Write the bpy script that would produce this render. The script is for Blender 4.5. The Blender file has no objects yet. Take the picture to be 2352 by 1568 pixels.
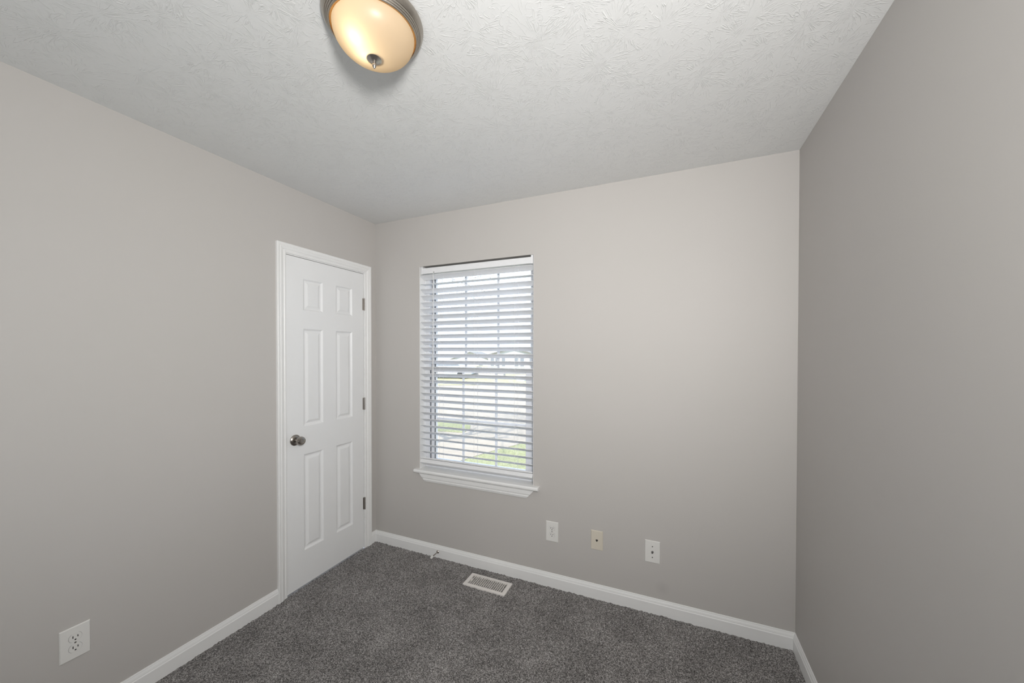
import bpy, bmesh, math, random
from mathutils import Vector, Matrix
R = math.radians
PI = math.pi
C = bpy.context.scene.collection
scene = bpy.context.scene

# ------------------------------------------------------------------ camera
F, YAW, PIT, ROL = 838.5045, 0.399440, 0.010136, 0.001400
CAM = Vector((2.09851, -2.17069, 1.45465))
fwd = Vector((-math.sin(YAW)*math.cos(PIT), math.cos(YAW)*math.cos(PIT), -math.sin(PIT)))
rt = Vector((math.cos(YAW), math.sin(YAW), 0))
up = rt.cross(fwd)
r2 = math.cos(ROL)*rt + math.sin(ROL)*up
u2 = -math.sin(ROL)*rt + math.cos(ROL)*up
cd = bpy.data.cameras.new('camera')
cam = bpy.data.objects.new('camera', cd); C.objects.link(cam)
cd.sensor_fit = 'HORIZONTAL'; cd.sensor_width = 36
cd.lens = 36*F/2352
cd.shift_x = -11.066/2352; cd.shift_y = 34.459/2352
cd.clip_start = 0.02; cd.clip_end = 500
cam.matrix_world = Matrix(((r2.x, u2.x, -fwd.x, CAM.x), (r2.y, u2.y, -fwd.y, CAM.y),
                           (r2.z, u2.z, -fwd.z, CAM.z), (0, 0, 0, 1)))
scene.camera = cam

# ------------------------------------------------------------------ world, sun, lights, exposure
w = bpy.data.worlds.new('sky'); scene.world = w; w.use_nodes = True
bg = w.node_tree.nodes['Background']
bg.inputs[0].default_value = (0.67, 0.785, 1.0, 1); bg.inputs[1].default_value = 3.3

def lamp(kind, name, loc, energy, color=(1, 1, 1), **kw):
    d = bpy.data.lights.new(name, kind); d.energy = energy; d.color = color
    for k, v in kw.items(): setattr(d, k, v)
    o = bpy.data.objects.new(name, d); C.objects.link(o); o.location = loc
    return o
def aim(o, target):
    o.rotation_euler = (Vector(target)-o.location).to_track_quat('-Z', 'Y').to_euler()

sun = lamp('SUN', 'sun', (0, -20, 30), 10.0, (1.0, 0.95, 0.86), angle=R(0.6))
aim(sun, sun.location + Vector((0.28, 0.96, -0.95)))
# photographer's flash head on the camera and an unseen fill lamp added behind it
flash = lamp('AREA', 'camera_flash', (2.45, -2.38, 1.73), 26, (1.0, 0.98, 0.95), shape='DISK', size=0.28, spread=R(138))
aim(flash, (0.80, 0, 2.00))
entry = lamp('AREA', 'rear_fill', (1.45, -2.85, 1.30), 9, (0.86, 0.94, 1.0), shape='RECTANGLE', size=1.7, size_y=1.7)  # added soft fill; the wall behind it has no opening
aim(entry, (1.25, -1.5, 2.44))

scene.view_settings.view_transform = 'Standard'
scene.view_settings.look = 'None'
scene.view_settings.gamma = 1
scene.view_settings.use_curve_mapping = False
scene.view_settings.exposure = 0.06

# ------------------------------------------------------------------ helpers
def link(name, bm, m=None, parent=None, smooth=False, bevel=0, seg=2):
    me = bpy.data.meshes.new(name)
    bmesh.ops.recalc_face_normals(bm, faces=bm.faces)
    bm.to_mesh(me); bm.free()
    o = bpy.data.objects.new(name, me); C.objects.link(o)
    if m: me.materials.append(m)
    if smooth:
        for p in me.polygons: p.use_smooth = True
        me.set_sharp_from_angle(angle=R(28))
    if bevel:
        b = o.modifiers.new('bevel', 'BEVEL'); b.width = bevel; b.segments = seg; b.limit_method = 'ANGLE'; b.angle_limit = R(35)
    if parent: o.parent = parent
    return o
def tag(o, label, cat, group=None, kind=None):
    o['label'] = label; o['category'] = cat
    if group: o['group'] = group
    if kind: o['kind'] = kind
    return o
def empty(name, loc=(0, 0, 0), rot=(0, 0, 0)):
    o = bpy.data.objects.new(name, None); C.objects.link(o); o.location = loc; o.rotation_euler = rot
    o.empty_display_size = 0.05
    return o
def box(bm, x0, x1, y0, y1, z0, z1):
    v = [bm.verts.new((x, y, z)) for x in (x0, x1) for y in (y0, y1) for z in (z0, z1)]
    for f in ((0, 1, 3, 2), (4, 6, 7, 5), (0, 4, 5, 1), (2, 3, 7, 6), (0, 2, 6, 4), (1, 5, 7, 3)):
        bm.faces.new([v[i] for i in f])
    return v
def bmn(): return bmesh.new()
def one(*b):
    bm = bmn()
    for q in b: box(bm, *q)
    return bm
def extrude(bm, A, B):
    """closed prism between the point rings A and B"""
    a = [bm.verts.new(p) for p in A]; b = [bm.verts.new(p) for p in B]; n = len(a)
    for i in range(n): bm.faces.new((a[i], a[(i+1) % n], b[(i+1) % n], b[i]))
    bm.faces.new(a[::-1]); bm.faces.new(b)
def lathe(bm, prof, n=48, M=None, cap=True):
    """profile of (radius, height) turned about local z"""
    rings = []
    for r, h in prof:
        if r < 1e-6: rings.append([bm.verts.new((0, 0, h))])
        else: rings.append([bm.verts.new((r*math.cos(2*PI*k/n), r*math.sin(2*PI*k/n), h)) for k in range(n)])
    for a, b in zip(rings, rings[1:]):
        for k in range(n):
            k2 = (k+1) % n
            if len(a) == 1 and len(b) == 1: continue
            if len(a) == 1: bm.faces.new((a[0], b[k], b[k2]))
            elif len(b) == 1: bm.faces.new((a[k], a[k2], b[0]))
            else: bm.faces.new((a[k], a[k2], b[k2], b[k]))
    if cap:
        if len(rings[0]) > 1: bm.faces.new(rings[0][::-1])
        if len(rings[-1]) > 1: bm.faces.new(rings[-1])
    if M is not None:
        vs = [v for r in rings for v in r]
        bmesh.ops.transform(bm, matrix=M, verts=vs)
def tube(bm, pts, rad, n=8):
    pts = [Vector(p) for p in pts]
    rads = rad if isinstance(rad, (list, tuple)) else [rad]*len(pts)
    rings = []
    for i, p in enumerate(pts):
        d = (pts[min(i+1, len(pts)-1)]-pts[max(i-1, 0)]).normalized()
        a = d.orthogonal().normalized() if i == 0 else (pa - d*pa.dot(d)).normalized()
        pa = a; b = d.cross(a)
        rings.append([bm.verts.new(p+rads[i]*(a*math.cos(2*PI*k/n)+b*math.sin(2*PI*k/n))) for k in range(n)])
    for a, b in zip(rings, rings[1:]):
        for k in range(n): bm.faces.new((a[k], a[(k+1) % n], b[(k+1) % n], b[k]))
    bm.faces.new(rings[0][::-1]); bm.faces.new(rings[-1])

# ------------------------------------------------------------------ materials
class NT:
    def __init__(s, name):
        s.m = bpy.data.materials.new(name); s.m.use_nodes = True
        s.t = s.m.node_tree; s.b = s.t.nodes['Principled BSDF']
    def n(s, typ, **kw):
        q = s.t.nodes.new(typ)
        for k, v in kw.items(): setattr(q, k, v)
        return q
    def l(s, a, b): s.t.links.new(a, b)
    def math(s, op, a, b=None, c=None):
        q = s.n('ShaderNodeMath', operation=op)
        for i, v in enumerate((a, b, c)):
            if v is None: continue
            if isinstance(v, (int, float)): q.inputs[i].default_value = v
            else: s.l(v, q.inputs[i])
        return q.outputs[0]
    def pos(s): return s.n('ShaderNodeNewGeometry').outputs['Position']
    def noise(s, vec, scale, detail=2, rough=0.5, dim='3D'):
        q = s.n('ShaderNodeTexNoise', noise_dimensions=dim)
        q.inputs['Scale'].default_value = scale; q.inputs['Detail'].default_value = detail; q.inputs['Roughness'].default_value = rough
        s.l(vec, q.inputs['Vector']); return q
    def ramp(s, fac, stops):
        q = s.n('ShaderNodeValToRGB'); e = q.color_ramp.elements
        while len(e) < len(stops): e.new(0.5)
        for i, (p, c) in enumerate(stops):
            e[i].position = p; e[i].color = (*c, 1) if len(c) == 3 else c
        s.l(fac, q.inputs[0]); return q.outputs[0]
    def bump(s, h, strength, dist):
        q = s.n('ShaderNodeBump'); q.inputs['Strength'].default_value = strength; q.inputs['Distance'].default_value = dist
        s.l(h, q.inputs['Height']); s.l(q.outputs[0], s.b.inputs['Normal'])
def plain(name, col, rough=0.5, metal=0, spec=0.5, noise=0.0, nscale=60, bump=0, bdist=0.0005):
    t = NT(name); b = t.b
    b.inputs['Base Color'].default_value = (*col, 1); b.inputs['Roughness'].default_value = rough
    b.inputs['Metallic'].default_value = metal; b.inputs['Specular IOR Level'].default_value = spec
    if noise or bump:
        nz = t.noise(t.pos(), nscale, 3)
        if noise:
            lo = tuple(c*(1-noise) for c in col); hi = tuple(min(1, c*(1+noise)) for c in col)
            t.l(t.ramp(nz.outputs[0], [(0.3, lo), (0.7, hi)]), b.inputs['Base Color'])
        if bump: t.bump(nz.outputs[0], bump, bdist)
    return t.m

M_WALL = plain('greige_wall_paint', (0.545, 0.515, 0.490), 0.62, spec=0.25, noise=0.012, nscale=3, bump=0)
def wall_paint():
    t = NT('greige_wall_paint_textured'); b = t.b
    p = t.pos()
    big = t.noise(p, 1.6, 2)
    base = (t.ramp(big.outputs[0], [(0.3, (0.548, 0.527, 0.505)), (0.7, (0.558, 0.535, 0.516))]))
    dv = t.n('ShaderNodeVectorMath', operation='DISTANCE'); t.l(p, dv.inputs[0]); dv.inputs[1].default_value = (2.062, 0.0, 0.148)
    sm = t.math('MULTIPLY', t.math('MAXIMUM', t.math('SUBTRACT', 1.0, t.math('DIVIDE', dv.outputs['Value'], 0.045)), 0.0), 0.16)
    mx = t.n('ShaderNodeMix', data_type='RGBA'); t.l(sm, mx.inputs['Factor']); t.l(base, mx.inputs[6]); mx.inputs[7].default_value = (0.22, 0.20, 0.20, 1)
    t.l(mx.outputs[2], b.inputs['Base Color'])   # a faint grey smudge low on the window wall
    b.inputs['Roughness'].default_value = 0.55; b.inputs['Specular IOR Level'].default_value = 0.3
    fine = t.noise(p, 240, 2)
    t.bump(fine.outputs[0], 0.12, 0.0006)
    return t.m
M_WALL = wall_paint()

def ceiling_mat():
    """white stomp brushed ceiling: crow's foot strokes fanning out of random centres"""
    t = NT('stomp_brushed_ceiling_paint'); b = t.b
    b.inputs['Base Color'].default_value = (0.78, 0.785, 0.78, 1)
    b.inputs['Roughness'].default_value = 0.6; b.inputs['Specular IOR Level'].default_value = 0.3
    pos = t.pos()
    total = None
    for k, (off, sc) in enumerate((((0.3, 0.1, 0), 4.2), ((5.7, 3.3, 0), 5.0), ((11.2, 8.9, 0), 5.9))):
        mp = t.n('ShaderNodeMapping'); mp.inputs['Location'].default_value = off
        t.l(pos, mp.inputs['Vector'])
        wob = t.noise(mp.outputs[0], 14, 2)
        wv = t.n('ShaderNodeVectorMath', operation='MULTIPLY_ADD'); t.l(wob.outputs['Color'], wv.inputs[0])
        wv.inputs[1].default_value = (0.022, 0.022, 0); t.l(mp.outputs[0], wv.inputs[2])
        flat = t.n('ShaderNodeVectorMath', operation='MULTIPLY'); t.l(wv.outputs[0], flat.inputs[0]); flat.inputs[1].default_value = (1, 1, 0)
        vo = t.n('ShaderNodeTexVoronoi', voronoi_dimensions='2D'); vo.inputs['Scale'].default_value = sc
        t.l(flat.outputs[0], vo.inputs['Vector'])
        d = t.n('ShaderNodeVectorMath', operation='SUBTRACT'); t.l(flat.outputs[0], d.inputs[0]); t.l(vo.outputs['Position'], d.inputs[1])
        ln = t.n('ShaderNodeVectorMath', operation='NORMALIZE'); t.l(d.outputs[0], ln.inputs[0])
        le = t.n('ShaderNodeVectorMath', operation='LENGTH'); t.l(d.outputs[0], le.inputs[0])
        sp = t.n('ShaderNodeSeparateXYZ'); t.l(ln.outputs[0], sp.inputs[0])
        ws = t.n('ShaderNodeSeparateXYZ'); t.l(vo.outputs['Position'], ws.inputs[0])
        co = t.n('ShaderNodeCombineXYZ')
        t.l(t.math('MULTIPLY_ADD', sp.outputs[0], 1.0, t.math('MULTIPLY', ws.outputs[0], 7.0)), co.inputs[0])
        t.l(t.math('MULTIPLY_ADD', sp.outputs[1], 1.0, t.math('MULTIPLY', ws.outputs[1], 7.0)), co.inputs[1])
        t.l(t.math('MULTIPLY', le.outputs['Value'], 2.0), co.inputs[2])
        nz = t.noise(co.outputs[0], 5.4, 1.5, 0.6)
        rid = t.math('ABSOLUTE', t.math('SUBTRACT', nz.outputs[0], 0.5))
        line = t.math('SUBTRACT', 1.0, t.math('MINIMUM', t.math('DIVIDE', rid, t.math('MINIMUM', t.math('DIVIDE', 0.0020, le.outputs['Value']), 0.05)), 1.0))
        # strokes start a little off the centre and break up
        rin = t.math('MINIMUM', t.math('MULTIPLY', le.outputs['Value'], 30.0), 1.0)
        rout = t.math('MAXIMUM', t.math('SUBTRACT', 1.0, t.math('MULTIPLY', t.math('POWER', le.outputs['Value'], 2.0), 30.0)), 0.0)
        brk = t.noise(pos, 22 + 5*k, 2)
        br = t.math('MINIMUM', t.math('MAXIMUM', t.math('MULTIPLY', t.math('SUBTRACT', brk.outputs[0], 0.455), 8.0), 0.0), 1.0)
        h = t.math('MULTIPLY', t.math('MULTIPLY', line, rin), t.math('MULTIPLY', rout, br))
        total = h if total is None else t.math('MAXIMUM', total, h)
    fine = t.noise(pos, 170, 3)
    hh = t.math('MULTIPLY_ADD', fine.outputs[0], 0.16, total)
    t.bump(hh, 0.5, 0.0020)
    return t.m
M_CEIL = ceiling_mat()

def carpet_mat():
    t = NT('grey_cut_pile_carpet'); b = t.b
    pos = t.pos()
    vo = t.n('ShaderNodeTexVoronoi'); vo.inputs['Scale'].default_value = 330; t.l(pos, vo.inputs['Vector'])
    sp = t.n('ShaderNodeSeparateColor'); t.l(vo.outputs['Color'], sp.inputs[0])
    fl = t.noise(pos, 290, 3, 0.7)
    big = t.noise(pos, 5, 3, 0.6)
    f = t.math('MULTIPLY_ADD', sp.outputs[0], 0.55, t.math('MULTIPLY', fl.outputs[0], 0.45))
    f = t.math('ADD', f, t.math('MULTIPLY', t.math('SUBTRACT', big.outputs[0], 0.5), 0.30))
    col = t.ramp(f, [(0.18, (0.042, 0.040, 0.039)), (0.46, (0.155, 0.147, 0.143)), (0.66, (0.32, 0.305, 0.297)), (0.86, (0.58, 0.56, 0.545))])
    t.l(col, b.inputs['Base Color'])
    b.inputs['Roughness'].default_value = 0.95; b.inputs['Specular IOR Level'].default_value = 0.1
    b.inputs['Sheen Weight'].default_value = 0.15
    return t.m
M_CARPET = carpet_mat()
M_TRIM = plain('white_semigloss_trim_paint', (0.875, 0.875, 0.87), 0.38, noise=0.01, nscale=8)
M_DOOR = plain('white_door_paint', (0.87, 0.875, 0.88), 0.36, noise=0.008, nscale=6, bump=0.03, bdist=0.0004)
M_VINYL = plain('white_window_vinyl', (0.80, 0.81, 0.84), 0.35)
M_BLIND = plain('white_faux_wood_slat', (0.84, 0.845, 0.86), 0.42, noise=0.012, nscale=30)
M_CORD = plain('white_blind_cord', (0.85, 0.85, 0.85), 0.7)
M_PLATE = plain('white_plastic_plate', (0.80, 0.79, 0.765), 0.32)
M_ALMOND = plain('almond_plastic_plate', (0.70, 0.645, 0.55), 0.35)
M_DARK = plain('dark_socket_slot', (0.015, 0.013, 0.012), 0.6)
M_STRIP = plain('dark_gap_and_latch', (0.07, 0.075, 0.085), 0.7)  # dark tone painted for shaded track gaps, also the latch edge
M_NICKEL = plain('satin_nickel', (0.46, 0.43, 0.40), 0.30, metal=1, noise=0.06, nscale=200)
M_BRUSH = plain('brushed_nickel_ring', (0.43, 0.395, 0.35), 0.33, metal=1, noise=0.05, nscale=150)
M_KNOB = plain('dark_satin_nickel_knob', (0.36, 0.33, 0.30), 0.24, metal=1)
M_STEEL = plain('dull_steel_screw', (0.35, 0.34, 0.33), 0.4, metal=1)
M_REG = plain('white_enamel_register', (0.80, 0.765, 0.735), 0.4)
M_DAMPER = plain('dusty_grey_damper', (0.30, 0.275, 0.24), 0.7, noise=0.3, nscale=60)
M_DUCT = plain('dark_duct', (0.02, 0.018, 0.016), 0.8)
M_RUBBER = plain('white_rubber_tip', (0.82, 0.81, 0.79), 0.6)
M_CONC = plain('sunlit_concrete', (0.235, 0.200, 0.160), 0.85, noise=0.08, nscale=3, bump=0.2, bdist=0.004)
def grass_mat(name, a, b_, sc):
    t = NT(name)
    nz = t.noise(t.pos(), sc, 4, 0.7)
    t.l(t.ramp(nz.outputs[0], [(0.36, a), (0.62, b_)]), t.b.inputs['Base Color'])
    t.b.inputs['Roughness'].default_value = 0.9
    t.bump(nz.outputs[0], 0.6, 0.04)
    return t.m
M_GRASS = grass_mat('lawn_grass', (0.09, 0.098, 0.034), (0.31, 0.305, 0.165), 55)
M_STRAW = grass_mat('dry_winter_grass', (0.19, 0.19, 0.09), (0.33, 0.30, 0.18), 2.0)
M_BARK = plain('grey_tree_bark', (0.22, 0.19, 0.15), 0.9, noise=0.3, nscale=10)
M_SIDING = plain('white_vinyl_siding', (0.50, 0.50, 0.49), 0.7, noise=0.03, nscale=2)
M_ROOF = plain('grey_asphalt_shingles', (0.17, 0.165, 0.16), 0.9, noise=0.2, nscale=6)
M_SHADEGLASS = plain('dark_house_window', (0.16, 0.17, 0.19), 0.2)
M_CAR = plain('pale_silver_blue_car_paint', (0.46, 0.52, 0.60), 0.3)
M_TYRE = plain('black_tyre', (0.02, 0.02, 0.02), 0.8)
M_STONE = plain('grey_block_wall', (0.33, 0.31, 0.29), 0.9, noise=0.25, nscale=8)

def pane_mat():
    t = NT('clear_window_glass'); t.t.nodes.remove(t.b)
    tr = t.n('ShaderNodeBsdfTransparent'); tr.inputs[0].default_value = (0.95, 0.97, 0.97, 1)
    gl = t.n('ShaderNodeBsdfGlossy'); gl.inputs['Roughness'].default_value = 0.02
    fr = t.n('ShaderNodeFresnel'); fr.inputs[0].default_value = 1.45
    mx = t.n('ShaderNodeMixShader'); t.l(fr.outputs[0], mx.inputs[0]); t.l(tr.outputs[0], mx.inputs[1]); t.l(gl.outputs[0], mx.inputs[2])
    t.l(mx.outputs[0], t.t.nodes['Material Output'].inputs[0])
    return t.m
M_PANE = pane_mat()
def dome_mat():
    """frosted amber-white glass shade that lets the bulb shine through"""
    t = NT('frosted_alabaster_glass'); t.t.nodes.remove(t.b)
    tr = t.n('ShaderNodeBsdfTranslucent'); tr.inputs[0].default_value = (1.0, 0.90, 0.74, 1)
    df = t.n('ShaderNodeBsdfDiffuse'); df.inputs[0].default_value = (0.58, 0.47, 0.35, 1)
    gl = t.n('ShaderNodeBsdfGlossy'); gl.inputs['Roughness'].default_value = 0.38
    m1 = t.n('ShaderNodeMixShader'); m1.inputs[0].default_value = 0.45
    t.l(tr.outputs[0], m1.inputs[1]); t.l(df.outputs[0], m1.inputs[2])
    m2 = t.n('ShaderNodeMixShader'); m2.inputs[0].default_value = 0.035
    t.l(m1.outputs[0], m2.inputs[1]); t.l(gl.outputs[0], m2.inputs[2])
    t.l(m2.outputs[0], t.t.nodes['Material Output'].inputs[0])
    return t.m
M_DOME = dome_mat()
def rim_mat():
    t = NT('amber_glass_edge'); t.t.nodes.remove(t.b)
    tr = t.n('ShaderNodeBsdfTranslucent'); tr.inputs[0].default_value = (1.0, 0.62, 0.26, 1)
    df = t.n('ShaderNodeBsdfDiffuse'); df.inputs[0].default_value = (0.75, 0.45, 0.18, 1)
    mx = t.n('ShaderNodeMixShader'); mx.inputs[0].default_value = 0.35
    t.l(tr.outputs[0], mx.inputs[1]); t.l(df.outputs[0], mx.inputs[2])
    t.l(mx.outputs[0], t.t.nodes['Material Output'].inputs[0])
    return t.m
M_RIM = rim_mat()

# ------------------------------------------------------------------ the room shell
L, D, H = 2.668, 3.15, 2.44            # width, depth, height
T = 0.16
WX0, WX1, WZ0, WZ1 = 0.4145, 1.2965, 0.585, 2.077      # window opening
DY0, DY1, DZ1 = -0.732, -0.101, 2.051                    # rough door opening
S = 'structure'
tag(link('ceiling', one((-T, L+T, -D-T, T, H, H+0.15)), M_CEIL), 'white stomp-brushed textured ceiling above the room', 'ceiling', kind=S)
tag(link('wall_back', one((0, WX0, 0, T, -0.55, H), (WX1, L, 0, T, -0.55, H), (WX0, WX1, 0, T, -0.55, WZ0), (WX0, WX1, 0, T, WZ1, H)), M_WALL),
    'greige painted wall with the window in it', 'wall', kind=S)
tag(link('wall_left', one((-T, 0, -D, DY0, -0.2, H), (-T, 0, DY1, T, -0.2, H), (-T, 0, DY0, DY1, DZ1, H), (-T, -T+0.03, DY0, DY1, -0.2, DZ1),
                          (-T, 0, DY0, DY1, -0.2, -0.03)), M_WALL),
    'greige painted wall holding the white six panel door', 'wall', kind=S)
tag(link('wall_right', one((L, L+T, -D, T, -0.2, H)), M_WALL), 'bare greige wall at the right side of the room', 'wall', kind=S)
tag(link('wall_front', one((-T, L+T, -D-T, -D, -0.2, H)), M_WALL), 'greige wall on the entry side of the room', 'wall', kind=S)

def carpet():
    import numpy as np
    rng = np.random.default_rng(5)
    y0 = -1.25; st = 0.0038
    nx = int(L/st)+1; ny = int(-y0/st)+1
    xs = np.linspace(0, L, nx); ys = np.linspace(y0, 0, ny)
    X, Y = np.meshgrid(xs, ys)
    z = rng.normal(0, 1, X.shape)
    k = z.copy()
    for ax in (0, 1): k = (np.roll(k, 1, ax)+2*k+np.roll(k, -1, ax))/4
    lo = rng.normal(0, 1, (ny//40+3, nx//40+3))
    iy = np.linspace(0, lo.shape[0]-1.001, ny); ix = np.linspace(0, lo.shape[1]-1.001, nx)
    a = iy.astype(int); b = ix.astype(int); fy = (iy-a)[:, None]; fx = (ix-b)[None, :]
    g = lo[a][:, b]*(1-fy)*(1-fx)+lo[a+1][:, b]*fy*(1-fx)+lo[a][:, b+1]*(1-fy)*fx+lo[a+1][:, b+1]*fy*fx
    Z = 0.0042*k + 0.0008*g - 0.001
    Xj = X + rng.normal(0, 0.0007, X.shape); Yj = Y + rng.normal(0, 0.0007, X.shape)
    Xj[:, 0] = 0; Xj[:, -1] = L; Yj[-1] = 0; Yj[0] = y0
    Z[0] = -0.001
    co = np.stack([Xj, Yj, Z], -1).reshape(-1, 3)
    idx = np.arange(nx*ny).reshape(ny, nx)
    fa = np.stack([idx[:-1, :-1], idx[:-1, 1:], idx[1:, 1:], idx[1:, :-1]], -1).reshape(-1, 4)
    n0 = len(co)
    co = np.vstack([co, [[0, -D, -0.001], [L, -D, -0.001]]])
    me = bpy.data.meshes.new('floor')
    me.vertices.add(len(co)); me.vertices.foreach_set('co', co.astype('f4').ravel())
    last = [n0, n0+1] + idx[0][::-1].tolist()
    loops = np.concatenate([fa.ravel(), np.array(last)])
    me.loops.add(len(loops)); me.loops.foreach_set('vertex_index', loops.astype('i4'))
    nf = len(fa)+1
    me.polygons.add(nf)
    me.polygons.foreach_set('loop_start', np.concatenate([np.arange(len(fa))*4, [len(fa)*4]]).astype('i4'))
    me.update(calc_edges=True); me.validate()
    for p in (me.polygons[-1],): pass
    me.polygons.foreach_set('use_smooth', np.ones(len(me.polygons), dtype=bool))
    o = bpy.data.objects.new('floor', me); C.objects.link(o); me.materials.append(M_CARPET)
    return tag(o, 'dark grey heathered cut pile carpet covering the floor', 'floor', kind=S)
carpet()

# baseboards: (distance from wall, height) profile
BBP = [(0, -0.01), (0.0123, -0.01), (0.0123, 0.0575), (0.0112, 0.0600), (0.0098, 0.0615), (0.0092, 0.0660), (0.0074, 0.0720), (0.0052, 0.0765), (0.0044, 0.0805), (0.0030, 0.0837), (0, 0.0837)]
def bboard_x(x0, x1, m0, m1):       # along the back wall, mitred ends
    bm = bmn(); extrude(bm, [(x0+m0*t, -t, z) for t, z in BBP], [(x1-m1*t, -t, z) for t, z in BBP]); return bm
def bboard_y(xw, sgn, y0, y1, m1):  # along a side wall
    bm = bmn(); extrude(bm, [(xw+sgn*t, y0, z) for t, z in BBP], [(xw+sgn*t, y1-m1*t, z) for t, z in BBP]); return bm
tag(link('baseboard_back', bboard_x(0, L, 1, 1), M_TRIM), 'white moulded baseboard along the window wall', 'baseboard', kind=S)
bm = bboard_y(0, 1, -D, -0.770, 0)
extrude(bm, [(t, -0.057, z) for t, z in BBP], [(t, -t, z) for t, z in BBP])
tag(link('baseboard_left', bm, M_TRIM), 'white moulded baseboard on either side of the door casing', 'baseboard', kind=S)
tag(link('baseboard_right', bboard_y(L, -1, -D, 0, 1), M_TRIM), 'white moulded baseboard along the bare wall at right', 'baseboard', kind=S)

# door casing (trim_1) : profile across width u (0 inner .. 0.055 outer), thickness t
CAS = [(0, 0), (0, 0.0075), (0.003, 0.0095), (0.010, 0.0100), (0.013, 0.0080), (0.017, 0.0080), (0.022, 0.0120), (0.034, 0.0150), (0.038, 0.0130), (0.041, 0.0150), (0.052, 0.0165), (0.0555, 0.0145), (0.0555, 0)]
ci0, ci1, ciz = -0.7150, -0.1130, 2.0430
bm = bmn()
pl = lambda y, s, z: None
A0 = [(t, ci0-u, -0.004) for u, t in CAS]; A1 = [(t, ci0-u, ciz+u) for u, t in CAS]
B1 = [(t, ci1+u, ciz+u) for u, t in CAS]; B0 = [(t, ci1+u, -0.004) for u, t in CAS]
rings = [[bm.verts.new(p) for p in q] for q in (A0, A1, B1, B0)]
n = len(CAS)
for a, b in zip(rings, rings[1:]):
    for i in range(n): bm.faces.new((a[i], a[(i+1) % n], b[(i+1) % n], b[i]))
bm.faces.new(rings[0][::-1]); bm.faces.new(rings[-1])
# jambs and stops in the same white joinery
box(bm, -0.13, 0.000, DY0, -0.7165, -0.004, DZ1); box(bm, -0.13, 0.000, -0.1165, DY1, -0.004, DZ1); box(bm, -0.13, 0.0, -0.7165, -0.1165, 2.0375, DZ1)
box(bm, -0.075, -0.039, -0.7165, -0.704, -0.004, 2.0375); box(bm, -0.075, -0.039, -0.129, -0.1165, -0.004, 2.0375); box(bm, -0.075, -0.039, -0.704, -0.129, 2.025, 2.0375)
tag(link('trim_1', bm, M_TRIM), 'white moulded casing and jamb around the door', 'door casing', kind=S)

# ------------------------------------------------------------------ the six panel door
door = empty('door_1', (0, -0.7135, 0.010))
tag(door, 'white closed six panel door in the left wall', 'door', kind=S)
def door_leaf():
    bm = bmn()
    y0, y1, z0, z1 = -0.7135, -0.1205, 0.006, 2.0345
    ys = [y0, -0.600, -0.460, -0.361, -0.221, y1]
    zs = [z0, 0.221, 0.821, 0.995, 1.603, 1.715, 1.913, z1]
    xf, xb = -0.001, -0.036
    for i in range(5):
        for j in range(7):
            a, b, c, d = ys[i], ys[i+1], zs[j], zs[j+1]
            if i in (1, 3) and j in (1, 3, 5):
                # sticking slopes in, flat groove, then the raised field comes back out
                prev = [(xf, a, c), (xf, b, c), (xf, b, d), (xf, a, d)]
                pv = [bm.verts.new(p) for p in prev]
                for ins, dep in ((0.003, 0.0012), (0.010, 0.0085), (0.0145, 0.0095), (0.019, 0.0095), (0.033, 0.0030), (0.036, 0.0025)):
                    q = [bm.verts.new(p) for p in ((xf-dep, a+ins, c+ins), (xf-dep, b-ins, c+ins), (xf-dep, b-ins, d-ins), (xf-dep, a+ins, d-ins))]
                    for k in range(4): bm.faces.new((pv[k], pv[(k+1) % 4], q[(k+1) % 4], q[k]))
                    pv = q
                bm.faces.new(pv)
            else:
                bm.faces.new([bm.verts.new(p) for p in ((xf, a, c), (xf, b, c), (xf, b, d), (xf, a, d))])
    for P in ([(xb, y0, z0), (xb, y1, z0), (xb, y1, z1), (xb, y0, z1)],):
        bm.faces.new([bm.verts.new(p) for p in P[::-1]])
    for (ya, za), (yb, zb) in (((y0, z0), (y1, z0)), ((y1, z0), (y1, z1)), ((y1, z1), (y0, z1)), ((y0, z1), (y0, z0))):
        bm.faces.new([bm.verts.new(p) for p in ((xf, ya, za), (xb, ya, za), (xb, yb, zb), (xf, yb, zb))])
    bmesh.ops.remove_doubles(bm, verts=bm.verts, dist=1e-5)
    bmesh.ops.translate(bm, verts=bm.verts, vec=-door.location)
    return bm
link('door_leaf', door_leaf(), M_DOOR, door)
kn = empty('door_knob', Vector((0, -0.657, 0.9225))-door.location); kn.parent = door
kn['label'] = 'round satin nickel door knob'
TOX = Matrix.Rotation(R(90), 4, 'Y')     # local z -> +x
bm = bmn(); lathe(bm, [(0, -0.002), (0.033, -0.002), (0.0335, 0.001), (0.0325, 0.004), (0.028, 0.008), (0.022, 0.011), (0.018, 0.012), (0, 0.012)], 40, TOX); link('rose', bm, M_KNOB, kn, True)
bm = bmn(); lathe(bm, [(0, 0.008), (0.0125, 0.010), (0.0115, 0.020), (0.0115, 0.026), (0.015, 0.031), (0.0225, 0.036), (0.0262, 0.043), (0.0268, 0.050), (0.0255, 0.057), (0.0215, 0.0625), (0.0150, 0.0650), (0.0095, 0.0655), (0.0085, 0.0640), (0, 0.0640)], 40, TOX); link('knob', bm, M_KNOB, kn, True)
bm = bmn(); box(bm, -0.0012, 0.0012, -0.0020, 0.0020, -0.026, 0.026)
o = link('latch_edge', bm, M_STRIP, door); o.location = Vector((0.0006, -0.7128, 0.921))-door.location
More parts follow.
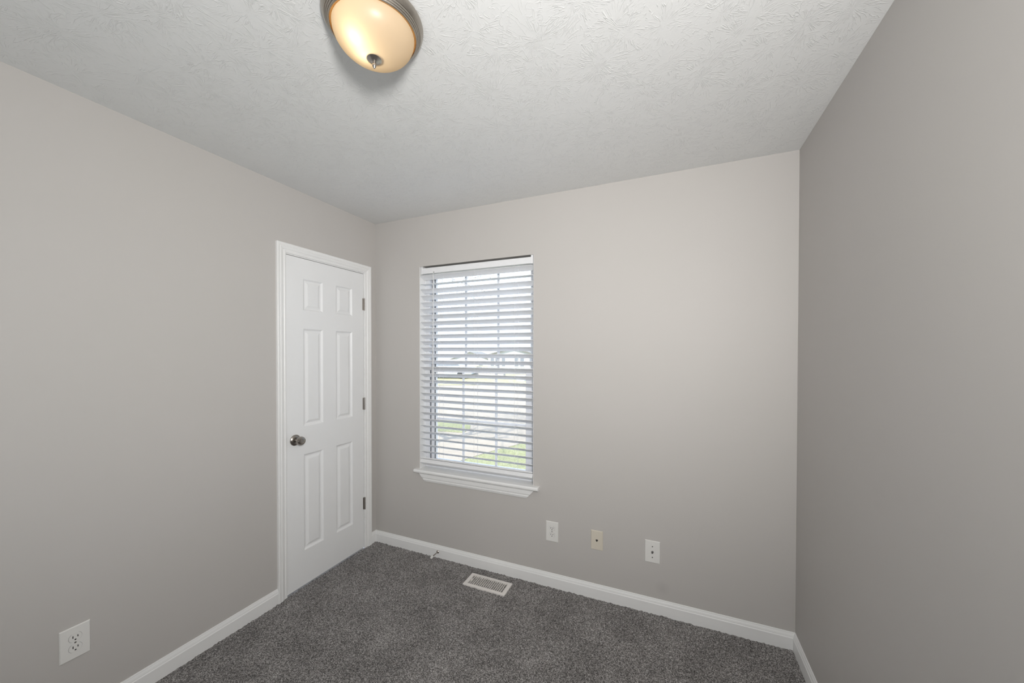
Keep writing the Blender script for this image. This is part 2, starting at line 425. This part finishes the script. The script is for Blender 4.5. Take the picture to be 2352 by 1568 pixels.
for z in (1.811, 1.0765, 0.335):
    h = empty('hinge', Vector((0.0, -0.1185, z))-door.location); h.parent = door
    h['label'] = 'satin nickel butt hinge'
    for k in range(5):
        bm = bmn(); lathe(bm, [(0, -0.0088), (0.0052, -0.0088), (0.0055, -0.0083), (0.0055, 0.0083), (0.0052, 0.0088), (0, 0.0088)], 16, Matrix.Translation((0.0050, 0.0012, -0.0356+0.0178*k)))
        link('knuckle', bm, M_NICKEL, h)
    bm = one((-0.0005, 0.0012, -0.0105, -0.0020, -0.0435, 0.0435)); link('hinge_leaf', bm, M_NICKEL, h)

# ------------------------------------------------------------------ window_1: frame, two sashes with muntins, panes
win = empty('window_1', (0.8555, 0.09, 0.61)); tag(win, 'white double hung window with divided panes behind the blind', 'window', kind=S)
wl = lambda bm: (bmesh.ops.translate(bm, verts=bm.verts, vec=-Vector(win.location)), bm)[1]
fx0, fx1, fz0, fz1 = WX0, WX1, 0.595, WZ1
link('window_frame', wl(one((fx0, fx0+0.032, 0.066, 0.150, fz0, fz1), (fx1-0.032, fx1, 0.066, 0.150, fz0, fz1), (fx0+0.032, fx1-0.032, 0.066, 0.150, fz1-0.034, fz1), (fx0+0.032, fx1-0.032, 0.066, 0.150, fz0, fz0+0.036),
     (fx0+0.032, fx0+0.038, 0.0665, 0.078, fz0+0.036, fz1-0.034), (fx1-0.038, fx1-0.032, 0.0665, 0.078, fz0+0.036, fz1-0.034))), M_VINYL, win, bevel=0.0015)
def sash(name, y0, y1, z0, z1, x0, x1, st, top, bot, mx, mz):
    b = [(x0, x0+st, y0, y1, z0, z1), (x1-st, x1, y0, y1, z0, z1), (x0+st, x1-st, y0, y1, z0, z0+bot), (x0+st, x1-st, y0, y1, z1-top, z1)]
    s = link(name, wl(one(*b)), M_VINYL, win, bevel=0.002)
    ym = (y0+y1)/2
    g = [(m-0.0075, m+0.0075, ym-0.004, ym+0.004, z0+bot-0.001, z1-top+0.001) for m in mx]+[(x0+st-0.001, x1-st+0.001, ym-0.0035, ym+0.0035, mz-0.0075, mz+0.0075)]
    link('muntin_grid', wl(one(*g)), M_VINYL, s)
    link('pane', wl(one((x0+st-0.002, x1-st+0.002, ym+0.0055, ym+0.0065, z0+bot-0.002, z1-top+0.002))), M_PANE, s)
    link('gap_shade_strip', wl(one((x0+0.001, x0+0.0075, y0-0.0012, y0-0.0002, z0+0.01, z1-0.01), (x0+st-0.0075, x0+st-0.0005, y0-0.0012, y0-0.0002, z0+bot, z1-top))), M_STRIP, s)  # dark strips painted on for the shade in the jamb track gaps
    return s
upper = sash('upper_sash', 0.112, 0.138, 1.318, 2.044, 0.446, 1.265, 0.030, 0.034, 0.032, (0.730, 0.990), 1.685)
lower = sash('lower_sash', 0.079, 0.105, 0.630, 1.348, 0.452, 1.259, 0.046, 0.036, 0.042, (0.7285, 0.990), 0.968)
# shift the strong stile of the lower sash like the photo: keeper and lock on the meeting rail
link('sash_lock', wl(one((0.842, 0.872, 0.079, 0.100, 1.347, 1.358))), M_VINYL, lower, bevel=0.003)

link('jamb_strips', wl(one((WX0, WX0+0.0025, 0.0015, 0.066, 0.612, WZ1), (WX1-0.0025, WX1, 0.0015, 0.066, 0.612, WZ1))), M_TRIM, win)  # thin white strips over the two reveal sides
# stool and apron (trim_2)
bm = bmn()
SX0, SX1 = 0.3855, 1.3400
# stool plan: horns outside the opening, nose rounded
prof = [(-0.031, 0.5895), (-0.0345, 0.5925), (-0.0365, 0.5985), (-0.0362, 0.6055), (-0.0330, 0.6105), (-0.0285, 0.6120), (0.0, 0.6120), (0.0, 0.5895)]
extrude(bm, [(SX0, y, z) for y, z in prof], [(SX1, y, z) for y, z in prof])
box(bm, WX0, WX1, -0.0005, 0.067, 0.585, 0.6120)
# apron with bevelled returning ends
ap = [(0.0, 0.5895), (-0.0150, 0.5895), (-0.0150, 0.580), (-0.0135, 0.577), (-0.0145, 0.570), (-0.0140, 0.556), (-0.0110, 0.548), (-0.0120, 0.540), (-0.0085, 0.531), (-0.0070, 0.526), (0.0, 0.526)]
lo = lambda z: SX0+0.026+(0.5895-z)*0.80
hi = lambda z: SX1-0.030-(0.5895-z)*0.90
extrude(bm, [(lo(z), y, z) for y, z in ap], [(hi(z), y, z) for y, z in ap])
tag(link('trim_2', bm, M_TRIM, bevel=0.0012), 'white window stool and moulded apron under the window', 'window sill', kind=S)

# ------------------------------------------------------------------ the blind
blind = empty('window_blind', (0.8555, 0.028, 2.07)); tag(blind, 'white wide slat venetian blind hanging half open in the window', 'blind')
bl = lambda bm: (bmesh.ops.translate(bm, verts=bm.verts, vec=-Vector(blind.location)), bm)[1]
hx0, hx1 = 0.4240, 1.2890
# headrail: open steel channel with folded lips, plus box brackets at both ends
bm = one((hx0+0.012, hx1-0.012, 0.0085, 0.0100, 2.0235, 2.0655), (hx0+0.012, hx1-0.012, 0.058, 0.0595, 2.0235, 2.0655), (hx0+0.012, hx1-0.012, 0.0085, 0.0595, 2.0235, 2.0250),
         (hx0+0.012, hx1-0.012, 0.0085, 0.0125, 2.0640, 2.0655))
hr = link('headrail', bl(bm), M_BLIND, blind, bevel=0.0006)
for a, b in ((hx0, hx0+0.014), (hx1-0.014, hx1)):
    link('end_bracket', bl(one((a, b, 0.0065, 0.062, 2.0215, 2.0765))), M_BLIND, blind, bevel=0.001)
link('tilter_slot', bl(one((0.5290, 0.5365, 0.0080, 0.0090, 2.0270, 2.0335))), M_DARK, blind)
TILT = R(29)
sx0, sx1 = 0.4200, 1.2895
def slat_bm(zfront, tilt, sag=0.0, dy=0.0):
    """a 50 mm slat, gently crowned, front edge up by tilt"""
    bm = bmn(); n = 6; wd = 0.050; th = 0.0031
    top, bot = [], []
    for i in range(n+1):
        u = i/n; c = 0.0016*math.sin(PI*u)
        for arr, e in ((top, th/2), (bot, -th/2)):
            arr.append((u*wd, c+e))
    ring = top+bot[::-1]
    ct, sn = math.cos(tilt), math.sin(tilt)
    xs = [sx0+(sx1-sx0)*k/8 for k in range(9)]
    rr = []
    for x in xs:
        s = sag*math.sin(PI*(x-sx0)/(sx1-sx0))
        rr.append([bm.verts.new((x, 0.004+dy+u*ct+v*sn, zfront-s-u*sn+v*ct)) for u, v in ring])
    m = len(ring)
    for a, b in zip(rr, rr[1:]):
        for i in range(m): bm.faces.new((a[i], a[(i+1) % m], b[(i+1) % m], b[i]))
    bm.faces.new(rr[0][::-1]); bm.faces.new(rr[-1])
    return bl(bm)
rnd = random.Random(3)
PITCH = 0.04680
zs = [1.9127-PITCH*k for k in range(26)]
link('slat', slat_bm(2.012, R(30)), M_BLIND, blind)
link('slat', slat_bm(1.9500, R(2)), M_BLIND, blind)
for z in zs:
    link('slat', slat_bm(z+rnd.uniform(-.0008, .0008), TILT+R(rnd.uniform(-1, 1)), rnd.uniform(-.0005, .0012)), M_BLIND, blind)
# spare slats stacked on the bottom rail, then the rail with its grooves
for k, z in enumerate((0.6950, 0.6913, 0.6876)):
    link('stacked_slat', slat_bm(z, R(25), 0, 0.0005*k), M_BLIND, blind)
bm = bmn()
rp = [(0, 0.012), (0.0012, 0.0135), (0.049, 0.0135), (0.050, 0.012), (0.050, -0.014), (0.044, -0.0180), (0.006, -0.0150), (0.0, -0.011), (0.0, -0.0045), (0.0010, -0.0040), (0.0010, -0.0030), (0, -0.0025), (0, 0.0040), (0.0010, 0.0045), (0.0010, 0.0055), (0, 0.006)]
ct, sn = math.cos(R(26)), math.sin(R(26))
tr = lambda x: [(x, 0.003+u*ct+v*sn, 0.6705-u*sn+v*ct) for u, v in rp]
extrude(bm, tr(sx0-0.001), tr(sx1+0.001))
link('bottom_rail', bl(bm), M_BLIND, blind)
# ladder cords (front and back string) and cross strings at three stations, pull cords
for xc in (0.593, 0.874, 1.172):
    bm = bmn()
    for yy in (0.0025, 0.0515):
        tube(bm, [(xc-0.008, yy, 2.024), (xc-0.008, yy, 0.69)], 0.0006, 6)
    tube(bm, [(xc+0.008, 0.027, 2.024), (xc+0.008, 0.027, 0.69)], 0.0008, 6)
    for z in zs:
        tube(bm, [(xc-0.008, 0.0025, z-0.004), (xc-0.008, 0.0515, z-0.0265)], 0.0006, 5)
        tube(bm, [(xc-0.008, 0.0025, z+0.002), (xc-0.001, -0.001, z-0.010)], 0.0006, 5)
    link('ladder_cord', bl(bm), M_CORD, blind)
bm = bmn(); tube(bm, [(0.5365, -0.004, 2.010), (0.5360, -0.0055, 1.60), (0.5350, -0.0055, 1.235)], [0.0026, 0.0026, 0.0036], 10)
wd = link('tilt_wand', bl(bm), M_CORD, blind, True)
bm = bmn(); tube(bm, [(0.5330, 0.010, 2.030), (0.5350, 0.000, 2.026), (0.5365, -0.004, 2.018), (0.5365, -0.004, 2.008)], 0.0014, 8); link('wand_hook', bl(bm), M_CORD, wd, True)

# ------------------------------------------------------------------ ceiling light
LX, LY = 1.2822, -1.3285
cl = empty('ceiling_light', (LX, LY, H)); tag(cl, 'round flush ceiling light with nickel ring and glowing frosted glass bowl', 'ceiling light')
bm = bmn()
lathe(bm, [(0.100, 0.0), (0.1260, 0.0), (0.1260, -0.0065), (0.1405, -0.0070), (0.1415, -0.0100), (0.1408, -0.0140), (0.1335, -0.0275), (0.1322, -0.0285), (0.1312, -0.0282), (0.1302, -0.0318), (0.1290, -0.0330), (0.1280, -0.0327), (0.1268, -0.0362), (0.1256, -0.0373), (0.1246, -0.0370), (0.1232, -0.0405), (0.1215, -0.0418), (0.1198, -0.0412), (0.1192, -0.0385), (0.1192, -0.0120), (0.100, -0.0090)], 96, cap=False)
link('mounting_ring', bm, M_BRUSH, cl, True)
bm = bmn(); lathe(bm, [(0.1185, -0.0115), (0, -0.0105)], 64, cap=False); link('reflector_pan', bm, M_BRUSH, cl)
gp = [(0.1148, -0.0360)]
for i in range(1, 25):
    a = i/24*PI/2
    gp.append((0.1145*math.cos(a)**1.06 if i < 24 else 0.0, -0.0385-0.0785*math.sin(a)))
bm = bmn(); lathe(bm, gp, 96, cap=False); link('glass_bowl', bm, M_DOME, cl, True)
bm = bmn(); lathe(bm, [(0.1190, -0.0362), (0.1186, -0.0392), (0.1170, -0.0402), (0.1145, -0.0385)], 96, cap=False); rim = link('glass_rim', bm, M_RIM, cl, True); rim['label'] = 'thin amber glowing edge of the glass bowl'
fin = empty('finial', (0, 0, -0.1165)); fin.parent = cl
bm = bmn(); lathe(bm, [(0, 0.006), (0.0215, 0.0055), (0.0222, 0.0030), (0.0205, 0.0010), (0.0150, -0.0010), (0.0110, -0.0040), (0.0065, -0.0060), (0, -0.0060)], 40); link('finial_washer', bm, M_NICKEL, fin, True)
bm = bmn(); lathe(bm, [(0, -0.005), (0.0042, -0.0055), (0.0038, -0.0085), (0.0050, -0.0105), (0.0060, -0.0140), (0.0056, -0.0185), (0.0038, -0.0220), (0.0020, -0.0250), (0, -0.0258)], 24); link('finial_knob', bm, M_NICKEL, fin, True)
for q, e in (((-0.006, -0.058, -0.081), 0.125), ((-0.014, -0.018, -0.089), 0.115)):
    d = lamp('POINT', 'bulb_light', q, e, (1.0, 0.78, 0.50), shadow_soft_size=0.018); d.parent = cl

# ------------------------------------------------------------------ wall plates
def plate_bm(w, h, t=0.0055):
    bm = bmn()
    a, b = w/2, h/2
    extr = [(a, b, 0), (a, b, t*0.45), (a-0.0022, b-0.0022, t)]
    rr = [[bm.verts.new((sx*x, -z, sy*y)) for sx, sy in ((-1, -1), (1, -1), (1, 1), (-1, 1))] for x, y, z in extr]
    for p, q in zip(rr, rr[1:]):
        for k in range(4): bm.faces.new((p[k], p[(k+1) % 4], q[(k+1) % 4], q[k]))
    bm.faces.new(rr[0][::-1]); bm.faces.new(rr[-1])
    return bm
TOY = Matrix.Rotation(R(90), 4, 'X')     # local z -> -y (out of the back wall)
def disc(r, z0, z1, x=0, z=0, n=24, flat=None):
    bm = bmn(); lathe(bm, [(0, z0), (r, z0), (r, z1), (0, z1)], n, Matrix.Translation((x, 0, z)) @ TOY)
    if flat:
        for v in bm.verts: v.co.z = max(z-flat, min(z+flat, v.co.z))
    return bm
def outlet(loc, rotz, label):
    o = empty('electrical_outlet', loc, (0, 0, rotz)); tag(o, label, 'outlet', 'duplex outlets low on the walls')
    link('cover_plate', plate_bm(0.0795, 0.1225), M_PLATE, o)
    for s in (1, -1):
        r = link('receptacle', disc(0.0172, 0.0030, 0.0066, 0, s*0.0197, 36, 0.0142), M_PLATE, o)
        ring = bmn()
        # shadow gap where the receptacle face meets the plate
        lathe(ring, [(0.0172, 0.0050), (0.0179, 0.0050), (0.0179, 0.00575), (0.0172, 0.00575)], 36, Matrix.Translation((0, 0, s*0.0197)) @ TOY, cap=False)
        for v in ring.verts: v.co.z = max(s*0.0197-0.0149, min(s*0.0197+0.0149, v.co.z))
        link('face_gap', ring, M_STEEL, r)
        for x, hh in ((-0.0063, 0.0046), (0.0063, 0.0038)):
            link('blade_slot', one((x-0.0012, x+0.0012, -0.0069, -0.0060, s*0.0197+0.0030-hh, s*0.0197+0.0030+hh)), M_DARK, r)
        link('ground_hole', disc(0.0026, 0.0060, 0.0069, 0, s*0.0197-0.0080, 16), M_DARK, r)
    link('screw', disc(0.0030, 0.0045, 0.0064, 0, 0, 16), M_STEEL, o)
    return o
outlet((1.4232, 0, 0.3442), 0, 'white duplex outlet on the wall under the window corner')
outlet((0, -1.5505, 0.3457), R(90), 'white duplex outlet near the left edge, on the door wall')
ph = empty('phone_jack', (1.7000, 0, 0.3453)); tag(ph, 'almond telephone jack plate between two white plates on the wall', 'phone jack')
link('cover_plate', plate_bm(0.0700, 0.1130), M_ALMOND, ph)
j = link('jack_socket', one((-0.0062, 0.0062, -0.0064, -0.0050, -0.0020, 0.0052), (-0.0040, 0.0040, -0.0064, -0.0050, -0.0050, -0.0018), (-0.0018, 0.0018, -0.0064, -0.0050, -0.0080, -0.0048)), M_DARK, ph)
for z in (0.0415, -0.0415): link('screw', disc(0.0028, 0.0045, 0.0064, 0, z, 16), M_ALMOND, ph)
cx = empty('coax_plate', (2.0090, 0, 0.3430)); tag(cx, 'white cable television plate with coaxial connector, nearest the right corner', 'cable plate')
link('cover_plate', plate_bm(0.0795, 0.1225), M_PLATE, cx)
bm = bmn(); lathe(bm, [(0, 0.003), (0.0062, 0.003), (0.0062, 0.0080), (0.0047, 0.0080), (0.0047, 0.0160), (0.0030, 0.0160), (0.0030, 0.0150), (0, 0.0150)], 20, TOY); link('coax_connector', bm, M_STEEL, cx)
for z in (0.0300, -0.0300): link('screw', disc(0.0031, 0.0045, 0.0068, 0, z, 16), M_STEEL, cx)

# ------------------------------------------------------------------ floor register and door stop
rg = empty('floor_register', (1.0455, -0.1425, 0.0015), (0, 0, R(0.0))); tag(rg, 'white metal floor register let into the carpet under the window', 'floor vent')
bm = bmn(); gw, gd = 0.144, 0.0620; iw, idp = 0.120, 0.0440
def ringbox(bm, W, Dp, w, d, z0, z1, zi):
    o_ = [(-W, -Dp), (W, -Dp), (W, Dp), (-W, Dp)]; i_ = [(-w, -d), (w, -d), (w, d), (-w, d)]
    lv = [[bm.verts.new((x, y, z0)) for x, y in o_], [bm.verts.new((x, y, z1-0.0016)) for x, y in o_],
          [bm.verts.new((x*(1-0.006/W), y*(1-0.006/Dp), z1)) for x, y in o_], [bm.verts.new((x, y, z1)) for x, y in i_], [bm.verts.new((x, y, zi)) for x, y in i_]]
    for a, b in zip(lv, lv[1:]):
        for k in range(4): bm.faces.new((a[k], a[(k+1) % 4], b[(k+1) % 4], b[k]))
ringbox(bm, gw, gd, iw, idp, -0.006, 0.0060, -0.010)
link('register_frame', bm, M_REG, rg)
NB = 18
bm = bmn()
for k in range(1, NB):
    x = -iw+2*iw*k/NB
    extrude(bm, [(x-0.0018, -idp, 0.0052), (x+0.0018, -idp, 0.0052), (x+0.0006, -idp, -0.005), (x-0.0006, -idp, -0.005)],
            [(x-0.0018, idp, 0.0052), (x+0.0018, idp, 0.0052), (x+0.0006, idp, -0.005), (x-0.0006, idp, -0.005)])
link('louvers', bm, M_REG, rg)
bm = bmn()
for k in range(7):
    x = -0.104+0.0347*k
    extrude(bm, [(x-0.015, -idp, -0.0185), (x+0.012, -idp, -0.0105), (x+0.012, -idp, -0.0115), (x-0.015, -idp, -0.0195)],
            [(x-0.015, idp, -0.0185), (x+0.012, idp, -0.0105), (x+0.012, idp, -0.0115), (x-0.015, idp, -0.0195)])
link('damper_blades', bm, M_DAMPER, rg)
link('duct_boot', one((-iw, iw, -idp, idp, -0.026, -0.024)), M_DUCT, rg)
link('damper_lever', one((-iw+0.004, -iw+0.011, -0.006, 0.004, -0.004, 0.0095)), M_REG, rg, bevel=0.001)

ds = empty('door_stop', (0.580, -0.0122, 0.0405)); tag(ds, 'spring rod door stop with white rubber tip on the baseboard', 'door stop')
bm = bmn(); lathe(bm, [(0, 0), (0.0105, 0), (0.0105, 0.002), (0.0070, 0.005), (0.0050, 0.008), (0, 0.008)], 24, TOY); link('base', bm, M_KNOB, ds, True)
bm = bmn(); tube(bm, [(0, -0.006, 0), (0, -0.045, -0.001), (0, -0.066, -0.002)], 0.0035, 12); link('rod', bm, M_KNOB, ds, True)
bm = bmn(); lathe(bm, [(0, 0.060), (0.0062, 0.060), (0.0082, 0.064), (0.0085, 0.074), (0.0075, 0.079), (0.0040, 0.081), (0, 0.0815)], 24, Matrix.Translation((0, 0, -0.002)) @ TOY); link('rubber_tip', bm, M_RUBBER, ds, True)

# ------------------------------------------------------------------ outside: lawn, drive, tree, car, houses
GZ = -0.5
def slab(pts, z, m, name, dz=0.04):
    bm = bmn(); extrude(bm, [(x, y, z-dz) for x, y in pts], [(x, y, z) for x, y in pts]); return link(name, bm, m)
bm = bmn()
extrude(bm, [(-140, T, GZ-1), (60, T, GZ-1), (60, 22, GZ-1), (-140, 22, GZ-1)], [(-140, T, GZ), (60, T, GZ), (60, 22, GZ), (-140, 22, GZ)])
tag(link('lawn', bm, M_GRASS), 'green front lawn below the window beside the driveway', 'lawn', kind=S)
bm = bmn()
extrude(bm, [(-160, 22, -3), (80, 22, -3), (80, 120, -4), (-160, 120, -4)], [(-160, 22, GZ), (80, 22, GZ), (80, 120, -2.6), (-160, 120, -2.6)])
tag(link('far_yard', bm, M_STRAW), 'pale dry grass across the street in front of the white house', 'lawn', kind=S)
tag(slab([(-1.62, 2.6), (-1.37, 3.6), (-1.254, 4.0), (-1.11, 4.46), (-0.94, 4.86), (-0.80, 5.4), (-0.45, 6.6), (0.8, 9.5), (4, 13), (6, 20), (-5.8, 18.5), (-10.7, 16.1), (-18, 14.2), (-18, 3), (-5, 2.4)], GZ+0.006, M_CONC, 'driveway', 0.02),
    'sunlit pale concrete driveway and street outside the window', 'driveway', kind=S)
tag(slab([(-2.55, 5.50), (-2.60, 5.9), (-2.85, 6.35), (-3.45, 6.80), (-4.2, 6.60), (-7.5, 7.6), (-9, 6.6), (-6, 5.2), (-3.25, 5.40)], GZ+0.016, M_GRASS, 'grass_verge'),
    'green grass strip between two stretches of pale concrete', 'grass strip', kind=S)
tag(slab([(-18, 14.3), (-10.7, 16.2), (-5.8, 18.6), (6, 20.1), (6, 22), (-18, 22)], GZ+0.02, M_STRAW, 'roadside_verge', 0.015), 'yellowish grass verge along the far side of the street', 'grass strip', kind=S)

def tree(name, base, height, seed, label, spread=0.75):
    rr = random.Random(seed); bm = bmn()
    def grow(p, d, ln, r, lev):
        pts = [p]; rads = [r]; q = Vector(p); dd = Vector(d)
        for k in range(4):
            dd = (dd+Vector((rr.uniform(-.16, .16), rr.uniform(-.16, .16), rr.uniform(-.05, .12)))).normalized()
            q = q+dd*ln/4; pts.append(q.copy()); rads.append(max(0.0035, r*(1-0.13*(k+1))))
        tube(bm, pts, rads, 6 if lev < 3 else 4)
        if lev >= 6: return
        for k in range(3 if lev else 4):
            i = 4 if k == 0 else rr.choice((2, 3, 4))
            ax = dd.orthogonal().normalized(); ax.rotate(Matrix.Rotation(rr.uniform(0, 2*PI), 3, dd))
            nd = (dd+ax*rr.uniform(0.35, spread)+Vector((0, 0, 0.08))).normalized()
            grow(pts[i], nd, ln*rr.uniform(0.68, 0.88), rads[i]*0.70, lev+1)
    grow(Vector(base), Vector((0.04, 0, 1)), height*0.23, height*0.020, 0)
    return tag(link(name, bm, M_BARK), label, 'tree')
tree('bare_tree', (-2.95, 3.3, GZ-0.05), 8.5, 4, 'leafless tree at the left outside the window, branches across the sky', 1.3)

def house(name, loc, rz, wdt, dep, eave, ridge, label, wins):
    h = empty(name, loc, (0, 0, rz)); tag(h, label, 'house')
    link('house_wall', one((-wdt/2, wdt/2, 0, dep, -0.6, eave)), M_SIDING, h)
    bm = bmn(); o = 0.4
    extrude(bm, [(-wdt/2-o, -o, eave-0.15), (0, -o, ridge), (wdt/2+o, -o, eave-0.15), (wdt/2+o, -o, eave), (0, -o, ridge+0.2), (-wdt/2-o, -o, eave)],
            [(-wdt/2-o, dep+o, eave-0.15), (0, dep+o, ridge), (wdt/2+o, dep+o, eave-0.15), (wdt/2+o, dep+o, eave), (0, dep+o, ridge+0.2), (-wdt/2-o, dep+o, eave)])
    link('roof', bm, M_ROOF, h)
    bm = bmn(); extrude(bm, [(-wdt/2, 0.02, eave), (wdt/2, 0.02, eave), (0, 0.02, ridge)], [(-wdt/2, 0.25, eave), (wdt/2, 0.25, eave), (0, 0.25, ridge)]); link('gable', bm, M_SIDING, h)
    for x, z, ww, hh in wins:
        f = link('house_window', one((x-ww/2, x+ww/2, -0.05, 0.02, z, z+hh)), M_SHADEGLASS, h)
        link('window_trim', one((x-ww/2-0.09, x-ww/2, -0.08, 0.0, z-0.09, z+hh+0.09), (x+ww/2, x+ww/2+0.09, -0.08, 0.0, z-0.09, z+hh+0.09), (x-ww/2, x+ww/2, -0.08, 0.0, z+hh, z+hh+0.09), (x-ww/2, x+ww/2, -0.08, 0.0, z-0.09, z)), M_SIDING, f)
    return h
# eye level lies 811 px down the photo: the houses stand on lower ground well beyond the street
def at(px, py, y):
    """world point on the vertical plane at depth y behind a photo position, used only to plan distances"""
    x = (px-1176-11.066)/F; v = -(py-784-34.459)/F
    d = fwd+x*r2+v*u2; t = (y-CAM.y)/d.y
    return CAM+d*t
p = at(1080, 850, 74); house('gabled_house', (p.x, 74, p.z), R(14), 9.5, 10, 2.6, 4.3, 'white gabled house far across the street, left of the window group', [(-2.5, 0.8, 1.0, 1.3),(2.6, 0.8, 1.0, 1.3)])
p = at(1178, 850, 50); house('ranch_house', (p.x, 50, p.z), R(10), 8.0, 9, 2.4, 3.4, 'white house with dark upright windows seen at the right of the blind', [(-3.3, 0.6, 0.55, 1.6), (-2.55, 0.6, 0.55, 1.6), (-1.5, 0.6, 0.55, 1.6), (0.6, 0.6, 0.6, 1.6), (1.5, 0.6, 0.6, 1.6), (3.0, 0.6, 0.7, 1.6)])

def car():
    p = at(1040, 872, 21.5)
    c = empty('parked_car', (p.x-0.6, 21.5, GZ+0.03), (0, 0, R(18))); tag(c, 'pale blue car parked across the street, seen low through the blind', 'car')
    side = [(-2.15, 0.32), (-2.15, 0.72), (-1.95, 0.85), (-1.25, 0.93), (-0.75, 1.36), (0.85, 1.40), (1.55, 0.97), (2.05, 0.90), (2.18, 0.70), (2.18, 0.32)]
    bm = bmn(); extrude(bm, [(x, -0.85, z) for x, z in side], [(x, 0.85, z) for x, z in side]); link('car_body', bm, M_CAR, c, bevel=0.06, seg=3)
    bm = bmn(); g = [(-1.05, 0.95), (-0.68, 1.29), (0.78, 1.32), (1.28, 0.97)]
    extrude(bm, [(x, -0.865, z) for x, z in g], [(x, -0.84, z) for x, z in g]); link('side_window', bm, M_SHADEGLASS, c)
    for x in (-1.35, 1.35):
        for y in (-0.75, 0.75):
            bm = bmn(); lathe(bm, [(0, -0.1), (0.28, -0.1), (0.32, -0.07), (0.32, 0.07), (0.28, 0.1), (0, 0.1)], 24, Matrix.Translation((x, y, 0.32)) @ TOY); link('wheel', bm, M_TYRE, c)
car()
p = at(1108, 873, 22.5)
bm = bmn(); extrude(bm, [(-1.1, 0, -0.3), (1.5, 0.6, -0.3), (1.5, 0.95, -0.3), (-1.1, 0.35, -0.3)], [(-1.1, 0, 0.62), (1.5, 0.6, 0.36), (1.5, 0.95, 0.36), (-1.1, 0.35, 0.62)])
o = link('low_wall', bm, M_STONE); o.location = (p.x, 22.5, GZ); tag(o, 'low grey wall beside the pale blue car across the street', 'garden wall')
p = at(1197, 876, 21.0)
b = empty('utility_box', (p.x, 21.0, GZ+0.01)); tag(b, 'small white box standing on the far verge at right', 'utility box')
link('cabinet', one((-0.28, 0.28, -0.15, 0.15, -0.02, 0.34)), M_SIDING, b, bevel=0.02); link('lid', one((-0.31, 0.31, -0.18, 0.18, 0.34, 0.39)), M_SIDING, b, bevel=0.01)
